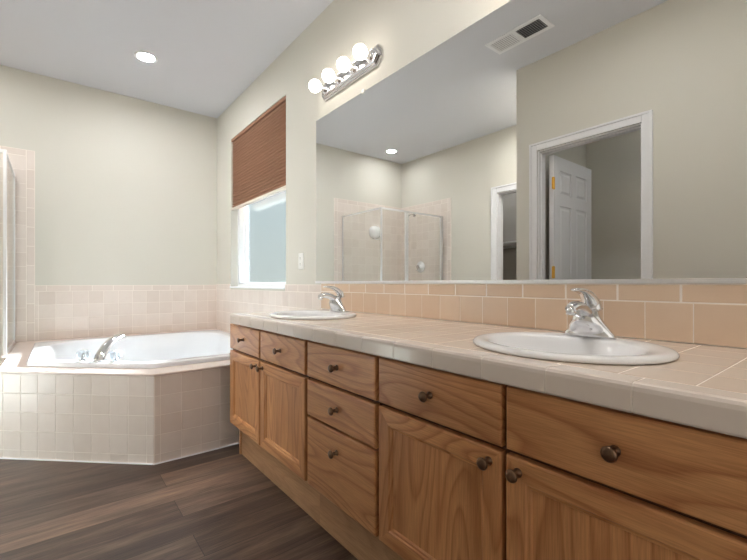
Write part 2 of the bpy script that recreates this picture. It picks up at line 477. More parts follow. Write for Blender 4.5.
# six panel door, open into the small room
def panel_door():
    x0, x1 = XJ - T - 0.006, XJ - T - 0.006 - 0.49
    y1, th = 1.212, 0.026
    y0 = y1 - th
    zb, zt = ZF + 0.008, D1T - 0.018
    wd = x0 - x1; ht = zt - zb
    d = obj('door_1', boxes(((x1, y0 + 0.006, zb), (x0, y1 - 0.006, zt))), M['trim'])
    struct(d)
    # stiles and rails stand proud on both faces, leaving six recesses
    st = wd * 0.15
    cols = ((x0 - st, x0 - wd / 2 + st * 0.42), (x0 - wd / 2 - st * 0.42, x1 + st))
    rows = ((zb + ht * 0.11, zb + ht * 0.40), (zb + ht * 0.475, zb + ht * 0.80), (zb + ht * 0.845, zb + ht * 0.945))
    bm = bmesh.new()
    for ya, yb in ((y0, y0 + 0.006), (y1 - 0.006, y1)):
        ubox(bm, (x0, ya, zb), (cols[0][0], yb, zt)); ubox(bm, (cols[1][1], ya, zb), (x1, yb, zt)); ubox(bm, (cols[0][1], ya, zb), (cols[1][0], yb, zt))
        ze = [zb] + [v for r in rows for v in r] + [zt]
        for k in range(0, len(ze), 2):
            for c in cols: ubox(bm, (c[0], ya, ze[k]), (c[1], yb, ze[k + 1]))
    obj('stiles_and_rails', bm, M['trim'], d)
    for r in rows:
        for c in cols:
            bm = bmesh.new(); i = 0.012
            for sgn, yy in ((-1, y0 + 0.006), (1, y1 - 0.006)):
                lo = [W(c[0] - i, yy, r[0] + i), W(c[1] + i, yy, r[0] + i), W(c[1] + i, yy, r[1] - i), W(c[0] - i, yy, r[1] - i)]
                k = i + 0.014
                hi = [W(c[0] - k, yy + sgn * 0.0045, r[0] + k), W(c[1] + k, yy + sgn * 0.0045, r[0] + k), W(c[1] + k, yy + sgn * 0.0045, r[1] - k), W(c[0] - k, yy + sgn * 0.0045, r[1] - k)]
                loft(bm, [lo, hi])
            obj('raised_panel', bm, M['trim'], d)
    for zc in (0.581, 0.064, -0.52):
        bm = bmesh.new()
        ubox(bm, (XJ - T + 0.016, y0 - 0.004, zc - 0.033), (x0 - 0.008, y0 - 0.0002, zc + 0.033))
        lathe(bm, [(-0.05, 0.004), (-0.047, 0.008), (0.047, 0.008), (0.05, 0.004)], W(XJ - T + 0.004, y0 - 0.005, zc), (0, 0, 1), 14)
        obj('hinge', bm, M['brass'], d)
    bm = bmesh.new()
    zk = ZF + 0.70
    for sgn, yy in ((-1, y0), (1, y1)):
        lathe(bm, [(0, 0.030), (0.006, 0.030), (0.010, 0.012), (0.035, 0.012), (0.042, 0.026), (0.060, 0.028), (0.068, 0.018), (0.070, 0.0)], W(x1 + 0.045, yy, -0.03), (0, sgn, 0), 20)
    obj('door_knob', bm, M['brass'], d, smooth=True)
panel_door()

# ------------------------------------------------------------------ window
def window():
    xf, xg = 1.048, 1.093
    bm = bmesh.new()
    f = 0.030
    for lo, hi in (((xf, WY0, WZ0), (1.125, WY0 + f, WZ1)), ((xf, WY1 - f, WZ0), (1.125, WY1, WZ1)),
                   ((xf, WY0 + f, WZ0), (1.125, WY1 - f, WZ0 + f)), ((xf, WY0 + f, WZ1 - f), (1.125, WY1 - f, WZ1))):
        ubox(bm, lo, hi)
    w = struct(obj('window_1', bm, M['vinyl'], bevel=0.003))
    bm = bmesh.new(); a, b, c, d, s = WY0 + f, WY1 - f, WZ0 + f, WZ1 - f, 0.02
    for lo, hi in (((xg - 0.012, a, c), (xg + 0.012, a + s, d)), ((xg - 0.012, b - s, c), (xg + 0.012, b, d)),
                   ((xg - 0.012, a + s, c), (xg + 0.012, b - s, c + s * 0.5)), ((xg - 0.012, a + s, d - s), (xg + 0.012, b - s, d))):
        ubox(bm, lo, hi)
    obj('sash', bm, M['vinyl'], w, bevel=0.002)
    pn = obj('pane', boxes(((xg - 0.0015, a + s, c + s * 0.5), (xg + 0.0015, b - s, d - s))), [M['shower_glass'], M['pane']], w)
    for f_ in pn.data.polygons:
        if f_.normal.x < -0.9: f_.material_index = 1          # the patterned side faces the room
    obj('sill', boxes(((0.990, WY0 + 0.001, WZ0), (xf, WY1 - 0.001, WZ0 + 0.011))), M['vinyl'], w, bevel=0.003)
window()

# pleated blind in the window recess
def blind():
    zt, zb, x = WZ1 - 0.003, 0.527, 1.014
    y0, y1 = WY0 + 0.002, WY1 - 0.002
    r = empty('window_blind', W(x, (y0 + y1) / 2, zb))
    tag(r, 'brown pleated cellular blind drawn halfway down the window over the tub', 'blind')
    obj('head_rail', boxes(((x - 0.014, y0, zt - 0.020), (x + 0.016, y1, zt))), M['blind'], r, bevel=0.003)
    n = 25; z0, z1 = zb + 0.016, zt - 0.020
    front, back = [], []
    for k in range(n):
        for t in range(6):
            z = z1 + (z0 - z1) * (k + t / 6) / n
            dx = 0.007 - 0.013 * math.sin(math.pi * t / 6) ** 0.6
            front.append((x + dx, z)); back.append((x + 0.018 - dx, z))
    front.append((x + 0.007, z0)); back.append((x + 0.011, z0))
    bm = bmesh.new()
    prof = front + back[::-1]
    loft(bm, [[W(px, y0, pz) for px, pz in prof], [W(px, y1, pz) for px, pz in prof]], False, False)
    obj('pleated_fabric', bm, M['blind'], r)
    obj('bottom_rail', boxes(((x - 0.011, y0, zb), (x + 0.014, y1, zb + 0.016))), M['rail'], r, bevel=0.004)
blind()

# ------------------------------------------------------------------ wall tile
PT = 0.0837 * S                     # 4 1/4 inch tile pitch
TH = 0.008                          # tile thickness, metres
def wall_tile_right():
    bm = bmesh.new()
    z0, z1 = Z(-0.352), Z(-0.006)
    y0, y1 = 1.655 * S, YB * S
    ztrim = Z(-0.044)
    o = (S, 0, 0); eu, ev, en = (0, 1, 0), (0, 0, 1), (-1, 0, 0)
    wy0, wy1 = WY0 * S, WY1 * S
    rows = [z0] + [z for z in grid(z0, ztrim, ztrim, PT) if z > z0 + 1e-4]
    tile_run(bm, o, eu, ev, en, grid(y0, y1, 0.2322 * S, PT), rows, TH)
    for a, b in ((y0, wy0), (wy1, y1)):
        tile_run(bm, o, eu, ev, en, grid(a, b, 0.2527 * S, 0.117 * S), [ztrim, z1], TH, bev=0.003)
    w = struct(obj('wall_tile_right', bm, M['tile']))
    bm = bmesh.new()
    box(bm, (S - TH * 0.9, y0, z0), (S + 0.001, y1, ztrim))
    box(bm, (S - TH * 0.9, y0, ztrim), (S + 0.001, wy0, z1)); box(bm, (S - TH * 0.9, wy1, ztrim), (S + 0.001, y1, z1))
    obj('grout', bm, M['grout'], w)
wall_tile_right()

def wall_tile_back():
    xs, xe = -0.092 * S, S - TH
    y = YB * S
    z0, z1, ztrim = Z(-0.352), Z(-0.012), Z(-0.050)
    bm = bmesh.new()
    o = (0, y, 0); eu, ev, en = (1, 0, 0), (0, 0, 1), (0, -1, 0)
    rows = [z0] + [z for z in grid(z0, ztrim, ztrim, PT) if z > z0 + 1e-4]
    tile_run(bm, o, eu, ev, en, grid(xs, xe, 0.93 * S, PT), rows, TH)
    tile_run(bm, o, eu, ev, en, grid(xs, xe, 0.90 * S, 0.117 * S), [ztrim, z1], TH, bev=0.003)
    # shower walls: a tall field on the back wall
    zs0, zs1 = Z(ZF + 0.05), Z(0.812)
    xl = XL * S + TH
    tile_run(bm, o, eu, ev, en, grid(xl, xs - 0.055, xs - 0.055, PT), grid(zs0, zs1 - 0.055, zs1 - 0.055, PT), TH)
    tile_run(bm, o, eu, ev, en, [xs - 0.055, xs], grid(zs0, zs1, zs1, 0.117 * S), TH, bev=0.003)
    tile_run(bm, o, eu, ev, en, grid(xl, xs - 0.055, xs - 0.055, 0.117 * S), [zs1 - 0.055, zs1], TH, bev=0.003)
    w = struct(obj('wall_tile_back', bm, M['tile']))
    bm = bmesh.new()
    box(bm, (xs, y - TH * 0.9, z0), (xe, y + 0.001, z1)); box(bm, (xl, y - TH * 0.9, zs0), (xs, y + 0.001, zs1))
    obj('grout', bm, M['grout'], w)
wall_tile_back()

def wall_tile_left():
    x = XL * S; y0, y1 = 2.538 * S, YB * S - TH
    zs0, zs1 = Z(ZF + 0.05), Z(0.812)
    o = (x, 0, 0); eu, ev, en = (0, 1, 0), (0, 0, 1), (1, 0, 0)
    bm = bmesh.new()
    tile_run(bm, o, eu, ev, en, grid(y0 + 0.055, y1, y0 + 0.055, PT), grid(zs0, zs1 - 0.055, zs1 - 0.055, PT), TH)
    tile_run(bm, o, eu, ev, en, [y0, y0 + 0.055], grid(zs0, zs1, zs1, 0.117 * S), TH, bev=0.003)
    tile_run(bm, o, eu, ev, en, grid(y0 + 0.055, y1, y0, 0.117 * S), [zs1 - 0.055, zs1], TH, bev=0.003)
    w = struct(obj('wall_tile_left', bm, M['tile']))
    bm = bmesh.new(); box(bm, (x - 0.001, y0, zs0), (x + TH * 0.9, y1, zs1))
    obj('grout', bm, M['grout'], w)
wall_tile_left()

# ------------------------------------------------------------------ vanity
CF, CB = 0.574, 0.999               # face frame front, cabinet back
DF = 0.560                          # front face of doors and drawers
ZTOP, ZBOT = -0.1585, -0.567
VY0, VY1 = 0.045, 1.651

def rect_loops(bm, y0, y1, z0, z1, steps, mats=None, cap=True):
    """lofted rectangle facing -x: steps = (inset metres, x)"""
    ya, yb, za, zb = y0 * S, y1 * S, Z(z0), Z(z1)
    rings = []
    for i, x in steps:
        rings.append([bm.verts.new(p) for p in ((x, ya + i, za + i), (x, yb - i, za + i), (x, yb - i, zb - i), (x, ya + i, zb - i))])
    for a, b in zip(rings, rings[1:]):
        for k in range(4):
            f = bm.faces.new((a[k], a[(k + 1) % 4], b[(k + 1) % 4], b[k]))
            if mats: f.material_index = mats[k % 2]
    f = bm.faces.new(rings[0][::-1])
    if cap: bm.faces.new(rings[-1])
    return rings

def knob(y, z, parent):
    bm = bmesh.new()
    p = [(0, 0.0095), (0.002, 0.0100), (0.004, 0.0062), (0.018, 0.0054), (0.021, 0.009), (0.0235, 0.0132), (0.0265, 0.0140), (0.030, 0.0118), (0.032, 0.007), (0.0328, 0.0)]
    lathe(bm, p, (0, 0, 0), (-1, 0, 0), 24)
    bmesh.ops.translate(bm, verts=bm.verts, vec=(DF * S, y * S, Z(z)))
    return obj('knob', bm, M['bronze'], parent, smooth=True)

def drawer(y0, y1, z0, z1, root, name, kz=None, label=None):
    bm = bmesh.new()
    xf, xb = DF * S, CF * S
    rect_loops(bm, y0, y1, z0, z1, [(0, xb), (0, xf + 0.005), (0.0012, xf + 0.002), (0.004, xf + 0.0004), (0.007, xf)])
    d = obj(name, bm, M['oak_h'], root, origin=W(DF, (y0 + y1) / 2, (z0 + z1) / 2))
    knob((y0 + y1) / 2, kz if kz is not None else (z0 + z1) / 2, d)
    return d

def cab_door(y0, y1, z0, z1, root, knob_y):
    bm = bmesh.new()
    xf, xb = DF * S, CF * S
    st = 0.047
    rect_loops(bm, y0, y1, z0, z1, [(0, xb), (0, xf + 0.005), (0.0012, xf + 0.0015), (0.004, xf), (st, xf), (st + 0.003, xf + 0.0035), (st + 0.009, xf + 0.0045), (st + 0.012, xf + 0.0095)], (1, 0), cap=False)
    d = obj('door', bm, [M['oak_v'], M['oak_h']], root, origin=W(DF, (y0 + y1) / 2, (z0 + z1) / 2))
    i = (st + 0.010) / S
    obj('door_panel', boxes(((DF + 0.0066, y0 + i, z0 + i), (CF - 0.001, y1 - i, z1 - i))), M['oak_v'], d)
    knob(knob_y, z1 - 0.021, d)
    return d

def carcass(y0, y1, root):
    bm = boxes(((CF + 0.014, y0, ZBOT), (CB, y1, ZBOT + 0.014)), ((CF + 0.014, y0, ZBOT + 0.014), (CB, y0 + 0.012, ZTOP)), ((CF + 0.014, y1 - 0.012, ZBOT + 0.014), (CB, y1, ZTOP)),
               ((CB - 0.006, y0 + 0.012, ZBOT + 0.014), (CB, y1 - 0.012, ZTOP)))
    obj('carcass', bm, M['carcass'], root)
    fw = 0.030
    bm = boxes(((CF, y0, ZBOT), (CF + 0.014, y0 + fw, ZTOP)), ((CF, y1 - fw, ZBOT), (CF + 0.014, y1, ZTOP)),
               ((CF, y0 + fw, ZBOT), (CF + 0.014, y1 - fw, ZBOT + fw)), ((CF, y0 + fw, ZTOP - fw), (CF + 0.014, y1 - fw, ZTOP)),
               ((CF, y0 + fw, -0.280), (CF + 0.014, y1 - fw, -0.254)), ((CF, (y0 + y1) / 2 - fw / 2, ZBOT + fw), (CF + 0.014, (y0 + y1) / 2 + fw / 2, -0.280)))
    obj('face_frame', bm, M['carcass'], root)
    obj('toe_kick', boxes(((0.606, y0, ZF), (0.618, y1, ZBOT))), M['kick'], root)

ZD1, ZD0 = -0.1635, -0.2625         # top drawer row
ZK1, ZK0 = -0.2705, -0.5655         # doors
def sink_cabinet(y0, y1, label, m):
    r = empty('vanity_cabinet', W((CF + CB) / 2, (y0 + y1) / 2, ZF))
    tag(r, label, 'cabinet')
    carcass(y0, y1, r)
    g, e = 0.0045, 0.0072
    drawer(m + g, y1 - e * 0.6, ZD0, ZD1, r, 'drawer_front'); drawer(y0 + e, m - g, ZD0, ZD1, r, 'drawer_front')
    cab_door(m + g, y1 - e * 0.6, ZK0, ZK1, r, m + g + 0.022); cab_door(y0 + e, m - g, ZK0, ZK1, r, m - g - 0.022)
    return r
far = sink_cabinet(1.016, VY1, 'oak vanity cabinet at the tub end with two doors under the far sink', 1.345)
obj('end_panel', boxes(((0.600, VY1 - 0.012, ZF), (CB, VY1 - 0.0005, ZBOT))), M['kick'], far)
sink_cabinet(VY0, 0.694, 'oak vanity cabinet nearest the viewer with two doors under the near sink', 0.3745)

def drawer_cabinet():
    y0, y1 = 0.694, 1.016
    r = empty('drawer_cabinet', W((CF + CB) / 2, (y0 + y1) / 2, ZF))
    tag(r, 'oak three drawer cabinet standing between the two sink cabinets', 'cabinet')
    carcass(y0, y1, r)
    a, b = y0 + 0.0072, y1 - 0.0065
    drawer(a, b, ZD0, ZD1, r, 'drawer'); drawer(a, b, -0.370, ZK1, r, 'drawer'); drawer(a, b, ZK0, -0.3755, r, 'drawer', kz=-0.428)
drawer_cabinet()

# sinks: cutters for the countertop and the basins themselves
SINKS = ((0.747, 1.300), (0.747, 0.369))
SA, SB = 0.173 * S, 0.152 * S
def ellipse(cx, cy, a, b, z, n=56):
    return [(cx + b * math.cos(2 * math.pi * k / n), cy + a * math.sin(2 * math.pi * k / n), z) for k in range(n)]

def countertop():
    ztop, zbot = Z(-0.1205), Z(-0.1575)
    xf, xb = 0.548 * S, 0.9935 * S
    y0, y1 = (VY0 - 0.03) * S, 1.608 * S
    tk = 0.0075
    xcap = 0.593 * S
    bm = bmesh.new()
    box(bm, (xf + 0.022, y0, zbot), (xb, y1 - 0.001, ztop - 0.0007))
    pf = [(xf + 0.021, zbot + 0.001), (xf + 0.0025, zbot + 0.001), (xf + 0.0010, zbot + 0.005), (xf + 0.0010, ztop - 0.013), (xf + 0.0022, ztop - 0.0066), (xf + 0.0055, ztop - 0.0022), (xf + 0.0115, ztop - 0.0001), (xf + 0.021, ztop - 0.0005)]
    loft(bm, [[Vector((px, y0, pz)) for px, pz in pf], [Vector((px, y1 - 0.001, pz)) for px, pz in pf]])
    slab = obj('countertop', bm, M['grout'])
    tag(slab, 'long beige tiled countertop running over all the oak cabinets', 'countertop')
    bm = bmesh.new()
    # field tiles
    xs = [xcap] + [xcap + PT * k for k in range(1, 5)] + [xb]
    tile_run(bm, (0, 0, ztop - tk), (1, 0, 0), (0, 1, 0), (0, 0, 1), xs, grid(y0, y1, 0.136 * S, PT), tk, gap=0.0025, bev=0.001)
    tiles = obj('field_tiles', bm, M['counter'], slab)
    # rolled edge caps along the front
    bm = bmesh.new()
    ys = grid(y0, y1, 0.188 * S, 0.1095 * S)
    for a, b in zip(ys, ys[1:]):
        g = 0.0016
        prof = [(xcap - g, ztop - tk), (xcap - g, ztop - 0.0005), (xf + 0.020, ztop + 0.0005), (xf + 0.011, ztop + 0.001), (xf + 0.0045, ztop - 0.0012), (xf + 0.0012, ztop - 0.006), (xf, ztop - 0.013), (xf, zbot + 0.004), (xf + 0.002, zbot), (xf + tk, zbot), (xf + tk, ztop - tk)]
        loft(bm, [[Vector((px, a + g, pz)) for px, pz in prof], [Vector((px, b - g, pz)) for px, pz in prof]])
    obj('edge_caps', bm, M['cap'], slab)
    # far end cap
    bm = bmesh.new()
    tile_run(bm, (0, y1 - tk, 0), (1, 0, 0), (0, 0, 1), (0, 1, 0), grid(xf + tk, xb, xcap, PT), [zbot, ztop], tk, gap=0.0025)
    obj('end_caps', bm, M['cap'], slab)
    # cut the two sink holes
    bm = bmesh.new()
    for cx, cy in SINKS:
        loops = [[Vector(p) for p in ellipse(cx * S, cy * S, SA - 0.020, SB - 0.020, zz)] for zz in (zbot - 0.05, ztop + 0.05)]
        loft(bm, loops)
    cutter = obj('cutter', bm, M['grout'])
    for o in (slab, tiles):
        md = o.modifiers.new('holes', 'BOOLEAN'); md.operation = 'DIFFERENCE'; md.object = cutter; md.solver = 'EXACT'
    bpy.context.view_layer.update()
    dg = bpy.context.evaluated_depsgraph_get()
    for o in (slab, tiles):
        me = bpy.data.meshes.new_from_object(o.evaluated_get(dg))
        o.modifiers.clear(); o.data = me
    bpy.data.objects.remove(cutter)
countertop()

def sink(cx, cy, label):
    zt = Z(-0.1205) + 0.0015
    c = W(cx, cy, 0)
    r = empty('sink', (c.x, c.y, zt)); tag(r, label, 'sink', 'drop-in sinks in the vanity top')
    # (ring scale inset, height); the bowl sits forward of the tap ledge
    rings = [(0.004, 0.0), (0.000, 0.003), (0.000, 0.007), (0.004, 0.0115), (0.012, 0.0140), (0.022, 0.0140)]
    bm = bmesh.new(); loops = []
    for i, h in rings: loops.append(ellipse(c.x, c.y, SA - i, SB - i, zt + h))
    bx = c.x - 0.022
    for ia, ib, h in ((0.046, 0.056, 0.0125), (0.052, 0.061, 0.008), (0.060, 0.067, -0.004), (0.075, 0.078, -0.045), (0.105, 0.100, -0.095), (0.150, 0.135, -0.128), (0.190, 0.168, -0.138), (0.212, 0.186, -0.141)):
        loops.append(ellipse(bx, c.y, SA - ia, SB - ib, zt + h))
    # outer shell under the counter
    loft(bm, loops, False, True)
    obj('basin', bm, M['porcelain'], r, smooth=True)
    bm = bmesh.new(); lathe(bm, [(0, 0.0), (0.001, 0.022), (0.004, 0.022), (0.0045, 0.016), (0.003, 0.012), (0.006, 0.011), (0.007, 0.0)], (bx, c.y, zt - 0.1415), (0, 0, 1), 24)
    obj('drain', bm, M['chrome'], r, smooth=True)
    return r
sink(*SINKS[0], 'white oval drop-in sink at the far end of the counter by the window')
sink(*SINKS[1], 'white oval drop-in sink at the near end of the counter')

def faucet(cx, cy, label):
    zb = Z(-0.1205) + 0.0155
    o = W(cx, cy, 0); o.z = zb
    r = empty('sink_faucet', o); tag(r, label, 'faucet', 'sink faucets')
    def P(dx, dy, dz): return o + Vector((dx, dy, dz))
    # flared body: long oval foot narrowing to the column
    bm = bmesh.new(); loops = []
    for h, a, b, dx in ((0, 0.070, 0.026, 0), (0.005, 0.0705, 0.0265, 0), (0.010, 0.067, 0.0265, 0), (0.018, 0.060, 0.0265, 0), (0.032, 0.051, 0.032, -0.006), (0.046, 0.042, 0.035, -0.011), (0.060, 0.033, 0.032, -0.011), (0.074, 0.026, 0.025, -0.005), (0.082, 0.021, 0.018, -0.003)):
        loops.append([P(dx + b * math.cos(2 * math.pi * k / 32), a * math.sin(2 * math.pi * k / 32), h) for k in range(32)])
    loft(bm, loops)
    obj('body', bm, M['chrome'], r, smooth=True)
    bm = bmesh.new()
    pts = spline([P(0.004, 0, 0.042), P(-0.022, 0, 0.066), P(-0.052, 0, 0.083), P(-0.085, 0, 0.088), P(-0.108, 0, 0.080)], 18)
    rad = [(0.024 - 0.010 * k / 18, 0.019 - 0.006 * k / 18) for k in range(19)]
    tube(bm, pts, rad, 18, side=(0, 1, 0))
    obj('spout', bm, M['chrome'], r, smooth=True)
    bm = bmesh.new()
    lathe(bm, [(0, 0.0115), (0.010, 0.0125), (0.018, 0.0115), (0.0185, 0.008), (0.015, 0.0)], P(-0.103, 0, 0.084), (-0.25, 0, -1), 18)
    obj('aerator', bm, M['chrome'], r, smooth=True)
    bm = bmesh.new()
    pts = spline([P(0.020, 0, 0.076), P(0.014, 0, 0.096), P(-0.006, 0, 0.114), P(-0.034, 0, 0.127), P(-0.066, 0, 0.132), P(-0.090, 0, 0.132)], 22)
    rad = []
    for k in range(23):
        t = k / 22
        w = 0.021 * (1 - t) ** 0.8 + 0.0085; h = 0.017 * (1 - t) ** 1.3 + 0.0035
        if k == 22: w, h = w * 0.6, h * 0.6
        rad.append((w, h))
    tube(bm, pts, rad, 18, side=(0, 1, 0))
    obj('lever_handle', bm, M['chrome'], r, smooth=True)
    bm = bmesh.new(); tube(bm, [P(0.020, 0, 0.012), P(0.021, 0, 0.062)], [0.0022, 0.0022], 8)
    lathe(bm, [(0, 0.0022), (0.003, 0.005), (0.008, 0.005), (0.010, 0.0)], P(0.021, 0, 0.060), (0, 0, 1), 12)
    obj('drain_lift_rod', bm, M['chrome'], r, smooth=True)
faucet(0.862, SINKS[0][1] + 0.012, 'chrome single lever faucet on the far sink near the window')
faucet(0.862, SINKS[1][1] + 0.006, 'chrome single lever faucet on the near sink')

def backsplash():
    y0, y1 = (VY0 - 0.03) * S, 1.655 * S
    z0, zm, z1 = Z(-0.1205) + 0.0015, Z(-0.0395), Z(-0.001)
    o = (S - 0.0015, 0, 0); eu, ev, en = (0, 1, 0), (0, 0, 1), (-1, 0, 0)
    bm = bmesh.new()
    box(bm, (S - 0.0087, y0, z0), (S - 0.0005, y1, z1))
    r = obj('backsplash', bm, M['grout'])
    tag(r, 'ceramic tile backsplash with warm lamplight painted into its tan, between the countertop and the mirror', 'backsplash')
    bm = bmesh.new()
    tile_run(bm, o, eu, ev, en, grid(y0, y1, 0.2322 * S, PT), [z0, zm], TH, gap=0.0023)
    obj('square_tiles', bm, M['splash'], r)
    bm = bmesh.new()
    tile_run(bm, o, eu, ev, en, grid(y0, y1, 0.2527 * S, 0.117 * S), [zm, z1], TH, gap=0.0023, bev=0.003)
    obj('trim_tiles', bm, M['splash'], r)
backsplash()

# ------------------------------------------------------------------ mirror
def mirror():
    y0, y1, z0, z1 = 0.0, 1.704, 0.006, 0.7868
    r = empty('wall_mirror', W(1, (y0 + y1) / 2, z0))
    tag(r, 'wide frameless wall mirror above the vanity counter', 'mirror')
    obj('mirror_glass', boxes(((0.9958, y0, z0), (0.9990, y1, z1))), M['mirror'], r)
    bm = boxes(((0.9905, y0, -0.0005), (0.9990, y1, z0 - 0.0002)), ((0.9905, y0, z0 - 0.0002), (0.9950, y1, 0.0095)))
    obj('bottom_channel', bm, M['nickel'], r, bevel=0.001)
    for y in (1.325, 0.40):
        bm = boxes(((0.9925, y - 0.008, z1 - 0.007), (0.9955, y + 0.008, z1 + 0.010)), ((0.9955, y - 0.008, z1 + 0.0005), (0.9990, y + 0.008, z1 + 0.010)))
        obj('clip', bm, M['plastic'], r, bevel=0.002)
mirror()

# ------------------------------------------------------------------ vanity lights
def vanity_light(yc, label, globe='bulb'):
    zc = 0.894
    r = empty('vanity_light', W(1, yc, zc)); tag(r, label, 'light')
    o = W(0.9990, yc, zc)
    hl, hh, ch = 0.305, 0.057, 0.040
    bm = bmesh.new()
    def oct_(i, dx):
        a, b = hl - i, hh - i; c = ch - i * 0.4
        pts = [(-a, -b + c), (-a + c * 0.9, -b), (a - c * 0.9, -b), (a, -b + c), (a, b - c), (a - c * 0.9, b), (-a + c * 0.9, b), (-a, b - c)]
        return [o + Vector((-dx, py, pz)) for py, pz in pts]
    loft(bm, [oct_(0, 0), oct_(0, 0.010), oct_(0.006, 0.014), (oct_(0.009, 0.012)), oct_(0.012, 0.018), oct_(0.017, 0.022), oct_(0.020, 0.020), oct_(0.024, 0.027), oct_(0.030, 0.030)])
    obj('back_plate', bm, M['chrome'], r)
    for k in range(4):
        dy = (k - 1.5) * 0.157
        c = o + Vector((-0.030, dy, 0))
        bm = bmesh.new()
        lathe(bm, [(-0.004, 0.030), (0.004, 0.031), (0.008, 0.024), (0.022, 0.0215), (0.030, 0.0235), (0.034, 0.0225), (0.034, 0.010), (0.032, 0.0)], c, (-1, 0, 0), 24)
        s = obj('socket', bm, M['chrome'], r, smooth=True)
        bm = bmesh.new()
        rad = 0.039
        prof = [(0.030, 0.0), (0.030, 0.015), (0.034, 0.017)]
        for j in range(1, 15):
            a = math.pi * (1 - j / 14.0) * 0.875
            prof.append((0.034 + rad * 0.93 - rad * math.cos(a) * -1 * -1, rad * math.sin(a)) if False else (0.034 + rad * 0.92 - rad * math.cos(math.pi * 0.125 + (math.pi * 0.875) * j / 14.0), rad * math.sin(math.pi * 0.125 + (math.pi * 0.875) * j / 14.0)))
        lathe(bm, prof, c, (-1, 0, 0), 28)
        obj('bulb', bm, M[globe], s, smooth=True)
    return r
vanity_light(1.424, 'chrome vanity light bar with four lit globe bulbs above the mirror')
vanity_light(0.38, 'chrome vanity light bar above the near sink, higher than the view', 'bulb_warm')

def recessed_light(x, y, label, lens='can'):
    r = empty('recessed_light', W(x, y, ZC)); tag(r, label, 'light', 'recessed ceiling lights')
    o = W(x, y, ZC)
    bm = bmesh.new()
    n = 36
    prof = [(0.0, 0.082), (0.003, 0.082), (0.006, 0.078), (0.007, 0.066), (0.004, 0.058), (0.0, 0.056)]
    loops = [[o + Vector((rr * math.cos(2 * math.pi * k / n), rr * math.sin(2 * math.pi * k / n), -d)) for k in range(n)] for d, rr in prof]
    loft(bm, loops, False, False)
    obj('trim_ring', bm, M['trim'], r, smooth=True)
    bm = bmesh.new(); lathe(bm, [(0.0005, 0.0), (0.0005, 0.0565), (0.002, 0.0565), (0.003, 0.045), (0.0032, 0.0)], o, (0, 0, -1), n)
    obj('lens', bm, M[lens], r)
recessed_light(0.411, 2.608, 'lit round recessed light in the ceiling above the bathtub')
recessed_light(-0.594, 2.98, 'lit round recessed light above the shower, seen in the mirror', 'can_low')
recessed_light(-0.60, 0.45, 'unseen recessed fill light added to brighten the small room behind the open door', 'can_fill_room')  # added lamp, lifts the dim small room
recessed_light(-0.50, 1.50, 'unseen recessed fill light added in the ceiling before the closet doorway', 'can_fill_side')  # added out of view to brighten far cabinet fronts and angled tub face
recessed_light(-1.50, 2.35, 'unseen recessed fill light added to brighten the closet', 'can_fill_room')  # added lamp, lifts the black closet interior
recessed_light(0.50, 0.62, 'unseen recessed fill light added in the ceiling above the near vanity', 'can_fill_near')  # added out of view, brightens the near counter and backsplash

def ceiling_vent():
    xc, yc = 0.095, 1.177
    hx, hy = 0.069, 0.160
    r = empty('ceiling_vent', W(xc, yc, ZC)); tag(r, 'white rectangular louvred air vent in the ceiling, seen in the mirror', 'vent')
    z0 = ZC - 0.005
    f = 0.021
    bm = boxes(((xc - hx, yc - hy, z0), (xc - hx + f, yc + hy, ZC)), ((xc + hx - f, yc - hy, z0), (xc + hx, yc + hy, ZC)),
               ((xc - hx + f, yc - hy, z0), (xc + hx - f, yc - hy + f, ZC)), ((xc - hx + f, yc + hy - f, z0), (xc + hx - f, yc + hy, ZC)),
               ((xc - hx + f, yc - 0.011, z0), (xc + hx - f, yc + 0.011, ZC)))
    obj('frame', bm, M['trim'], r, bevel=0.003)
    obj('backing', boxes(((xc - hx + f, yc - hy + f, ZC - 0.0008), (xc + hx - f, yc + hy - f, ZC - 0.0002))), M['duct'], r)
    for s, a, b in ((1, yc + 0.011, yc + hy - f), (-1, yc - hy + f, yc - 0.011)):
        n = 11
        for k in range(n):
            y = a + (b - a) * (k + 0.5) / n
            bm = bmesh.new()
            t = 0.0006
            q = 0.0030 if s > 0 else 0.0018
            pts = [(y - s * q, ZC - 0.0010), (y - s * q + t, ZC - 0.0010), (y + s * q + t, z0 + 0.0004), (y + s * q, z0 + 0.0004)]
            loft(bm, [[W(xc - hx + f, py, pz) for py, pz in pts], [W(xc + hx - f, py, pz) for py, pz in pts]])
            obj('slat', bm, M['trim'], r)
ceiling_vent()

def wall_outlet():
    y, z = 1.860, 0.113
    o = W(0.9990, y, z)
    r = empty('wall_outlet', o); tag(r, 'white duplex wall outlet between the window and the mirror', 'outlet')
    bm = bmesh.new()
    def lp(hy, hz, dx): return [o + Vector((-dx, a * hy, b * hz)) for a, b in ((-1, -1), (1, -1), (1, 1), (-1, 1))]
    loft(bm, [lp(0.036, 0.058, 0), lp(0.036, 0.058, 0.003), lp(0.033, 0.055, 0.0055)])
    obj('cover_plate', bm, M['plastic'], r)
    for s in (-1, 1):
        bm = bmesh.new()
        c = o + Vector((-0.0052, 0, s * 0.021))
        n = 20
        loops = [[c + Vector((-d, 0.0165 * k_ * math.cos(2 * math.pi * k / n), max(-0.0135, min(0.0135, 0.0165 * math.sin(2 * math.pi * k / n))) * k_)) for k in range(n)] for d, k_ in ((0, 1.0), (0.002, 1.0), (0.003, 0.93))]
        loft(bm, loops)
        f = obj('receptacle', bm, M['plastic'], r)
        bm = bmesh.new()
        for dy in (-0.006, 0.006): box(bm, c + Vector((-0.0036, dy - 0.001, 0.0)), c + Vector((-0.0028, dy + 0.001, 0.008)))
        lathe(bm, [(0, 0.0022), (0.0008, 0.0022)], c + Vector((-0.0028, 0, -0.006)), (-1, 0, 0), 10)
        obj('slots', bm, M['dark'], f)
